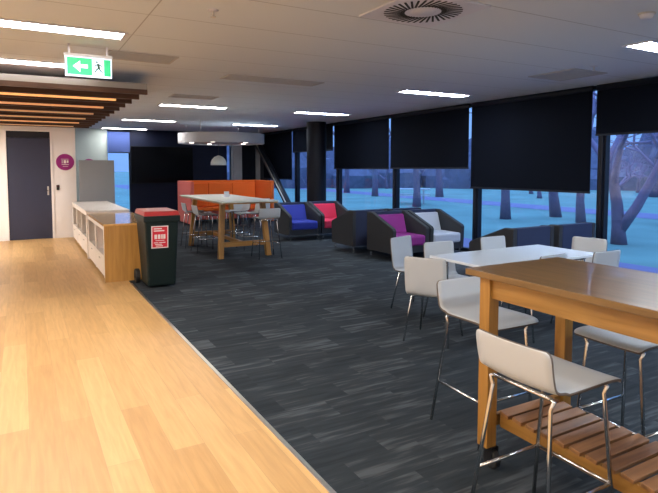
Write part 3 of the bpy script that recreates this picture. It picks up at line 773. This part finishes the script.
for lb, x, y, h, sd in (('low branching bare tree deep in the park, past the forked tree', 24, 15.5, 7, 51), ('low branching bare tree behind the lowest blind, far lawn', 26, 21.5, 7, 53),
                        ('low branching bare tree beyond the park path, between two trunks', 30, 25.5, 8, 55), ('low branching bare tree far off past the plum armchair', 27, 38, 8, 57),
                        ('low branching bare tree far off past the crimson armchair', 24, 44, 8, 59), ('low branching bare tree near the far shrubs, past the short blind', 38, 23, 8, 61),
                        ('slender bare tree near the far shrubs at the window edge', 30, 15.8, 8, 63)):
    tree(lb, x, y, h, .2, (0, 0), sd, None, 5, .13)
# belt of bare shrubs on the horizon
rnd = random.Random(4); hb = MB()
for i in range(420):
    a = math.radians(rnd.uniform(15, 68)); R = rnd.uniform(48, 75)
    x, y = R * math.sin(a), R * math.cos(a); hh = rnd.uniform(1.4, 3.6) * (1.7 if rnd.random() < .12 else 1); w = rnd.uniform(1.0, 2.2)
    n = 8; base = [(x + w * math.cos(6.283 * k / n), y + w * math.sin(6.283 * k / n), GZ) for k in range(n)]
    mid = [(x + w * 1.15 * rnd.uniform(.8, 1.1) * math.cos(6.283 * k / n), y + w * 1.15 * rnd.uniform(.8, 1.1) * math.sin(6.283 * k / n), GZ + hh * .5) for k in range(n)]
    top = [(x + w * .5 * math.cos(6.283 * k / n), y + w * .5 * math.sin(6.283 * k / n), GZ + hh * rnd.uniform(.85, 1.05)) for k in range(n)]
    hb.add(base + mid + top + [(x, y, GZ + hh * 1.08)], [(k, (k + 1) % n, (k + 1) % n + n, k + n) for k in range(n)] + [(k + n, (k + 1) % n + n, (k + 1) % n + 2 * n, k + 2 * n) for k in range(n)] + [(k + 2 * n, (k + 1) % n + 2 * n, 3 * n) for k in range(n)])
tag(hb.build('shrub_belt', 'hedge'), 'belt of dark shrubs along the far edge of the park', 'shrubs', kind='stuff')
t = thing('picnic_table', 'small pale picnic table on the lawn', 'picnic table', (16.5, 21.2, GZ), math.radians(-40))
B(-.9, .9, -.38, .38, .70, .75).build('tabletop', 'house', t)
for y in (-.75, .75): B(-.9, .9, y - .13, y + .13, .42, .46).build('bench_seat', 'house', t)
for x in (-.6, .6): MB().box(x - .04, x + .04, -.8, .8, .36, .42).box(x - .04, x + .04, -.3, -.2, 0, .70).box(x - .04, x + .04, .2, .3, 0, .70).build('trestle', 'house', t)

# ------------------------------------------------------------------ light
w = bpy.data.worlds.new('dusk'); scene.world = w; w.use_nodes = True
nt = w.node_tree; N = nt.nodes; L = nt.links; bg = N['Background']
tc = N.new('ShaderNodeTexCoord'); sp = N.new('ShaderNodeSeparateXYZ'); L.new(tc.outputs['Generated'], sp.inputs[0])
cr = N.new('ShaderNodeValToRGB'); e = cr.color_ramp.elements
e[0].position = 0.; e[0].color = (.085, .17, .36, 1); e[1].position = .5; e[1].color = (.25, .48, 1., 1)
k = e.new(.2); k.color = (.12, .235, .46, 1)
L.new(sp.outputs['Z'], cr.inputs['Fac']); L.new(cr.outputs['Color'], bg.inputs['Color']); bg.inputs['Strength'].default_value = 3.0

def area(name, x, y, power, sx=1.35, sy=.3, col=(1., .94, .86), z=H - .01):
    l = bpy.data.lights.new(name, 'AREA'); l.shape = 'RECTANGLE'; l.size = sx; l.size_y = sy; l.energy = power; l.color = col
    o = bpy.data.objects.new(name, l); COL.objects.link(o); o.location = (x, y, z); return o
for x, y in ((.17, 3.5), (.17, 1.6), (.17, -.4), (-2.2, 5.4), (-2.2, 3.2), (-2.2, 1.0), (-2.0, 6.8)):
    area('room_lamp', x, y, 37.)
area('room_lamp', -1.7, 12.2, 150., .9, .9, (1., .95, .90), 2.54)  # added out of view below the raft to brighten the white wall
for x, y in ((3.0, -.45), (5.95, -.45), (3.0, -2.2)):
    area('room_lamp_cool', x, y, 95., col=(.76, .88, 1.))

# ------------------------------------------------------------------ camera
F = 548.; W0, H0 = 658, 493
cam = bpy.data.cameras.new('camera'); co = bpy.data.objects.new('camera', cam); COL.objects.link(co); scene.camera = co
cam.sensor_fit = 'HORIZONTAL'; cam.sensor_width = 36; cam.lens = F / W0 * 36
cam.shift_y = -(H0 / 2 - 203) / W0
p_ = math.atan(35 / 548); th = math.atan(309 * math.cos(p_) / 548)
co.location = (0, 0, 1.62)
co.rotation_euler = (PI / 2 - p_, 0, -th)
cam.clip_start = .05; cam.clip_end = 500

scene.view_settings.view_transform = 'Standard'; scene.view_settings.look = 'None'
scene.view_settings.gamma = 1; scene.view_settings.use_curve_mapping = False
scene.view_settings.exposure = 0.
try:
    scene.cycles.use_denoising = True; scene.cycles.max_bounces = 8; scene.cycles.diffuse_bounces = 5; scene.cycles.transparent_max_bounces = 12
    scene.cycles.sample_clamp_indirect = 6
except Exception: pass
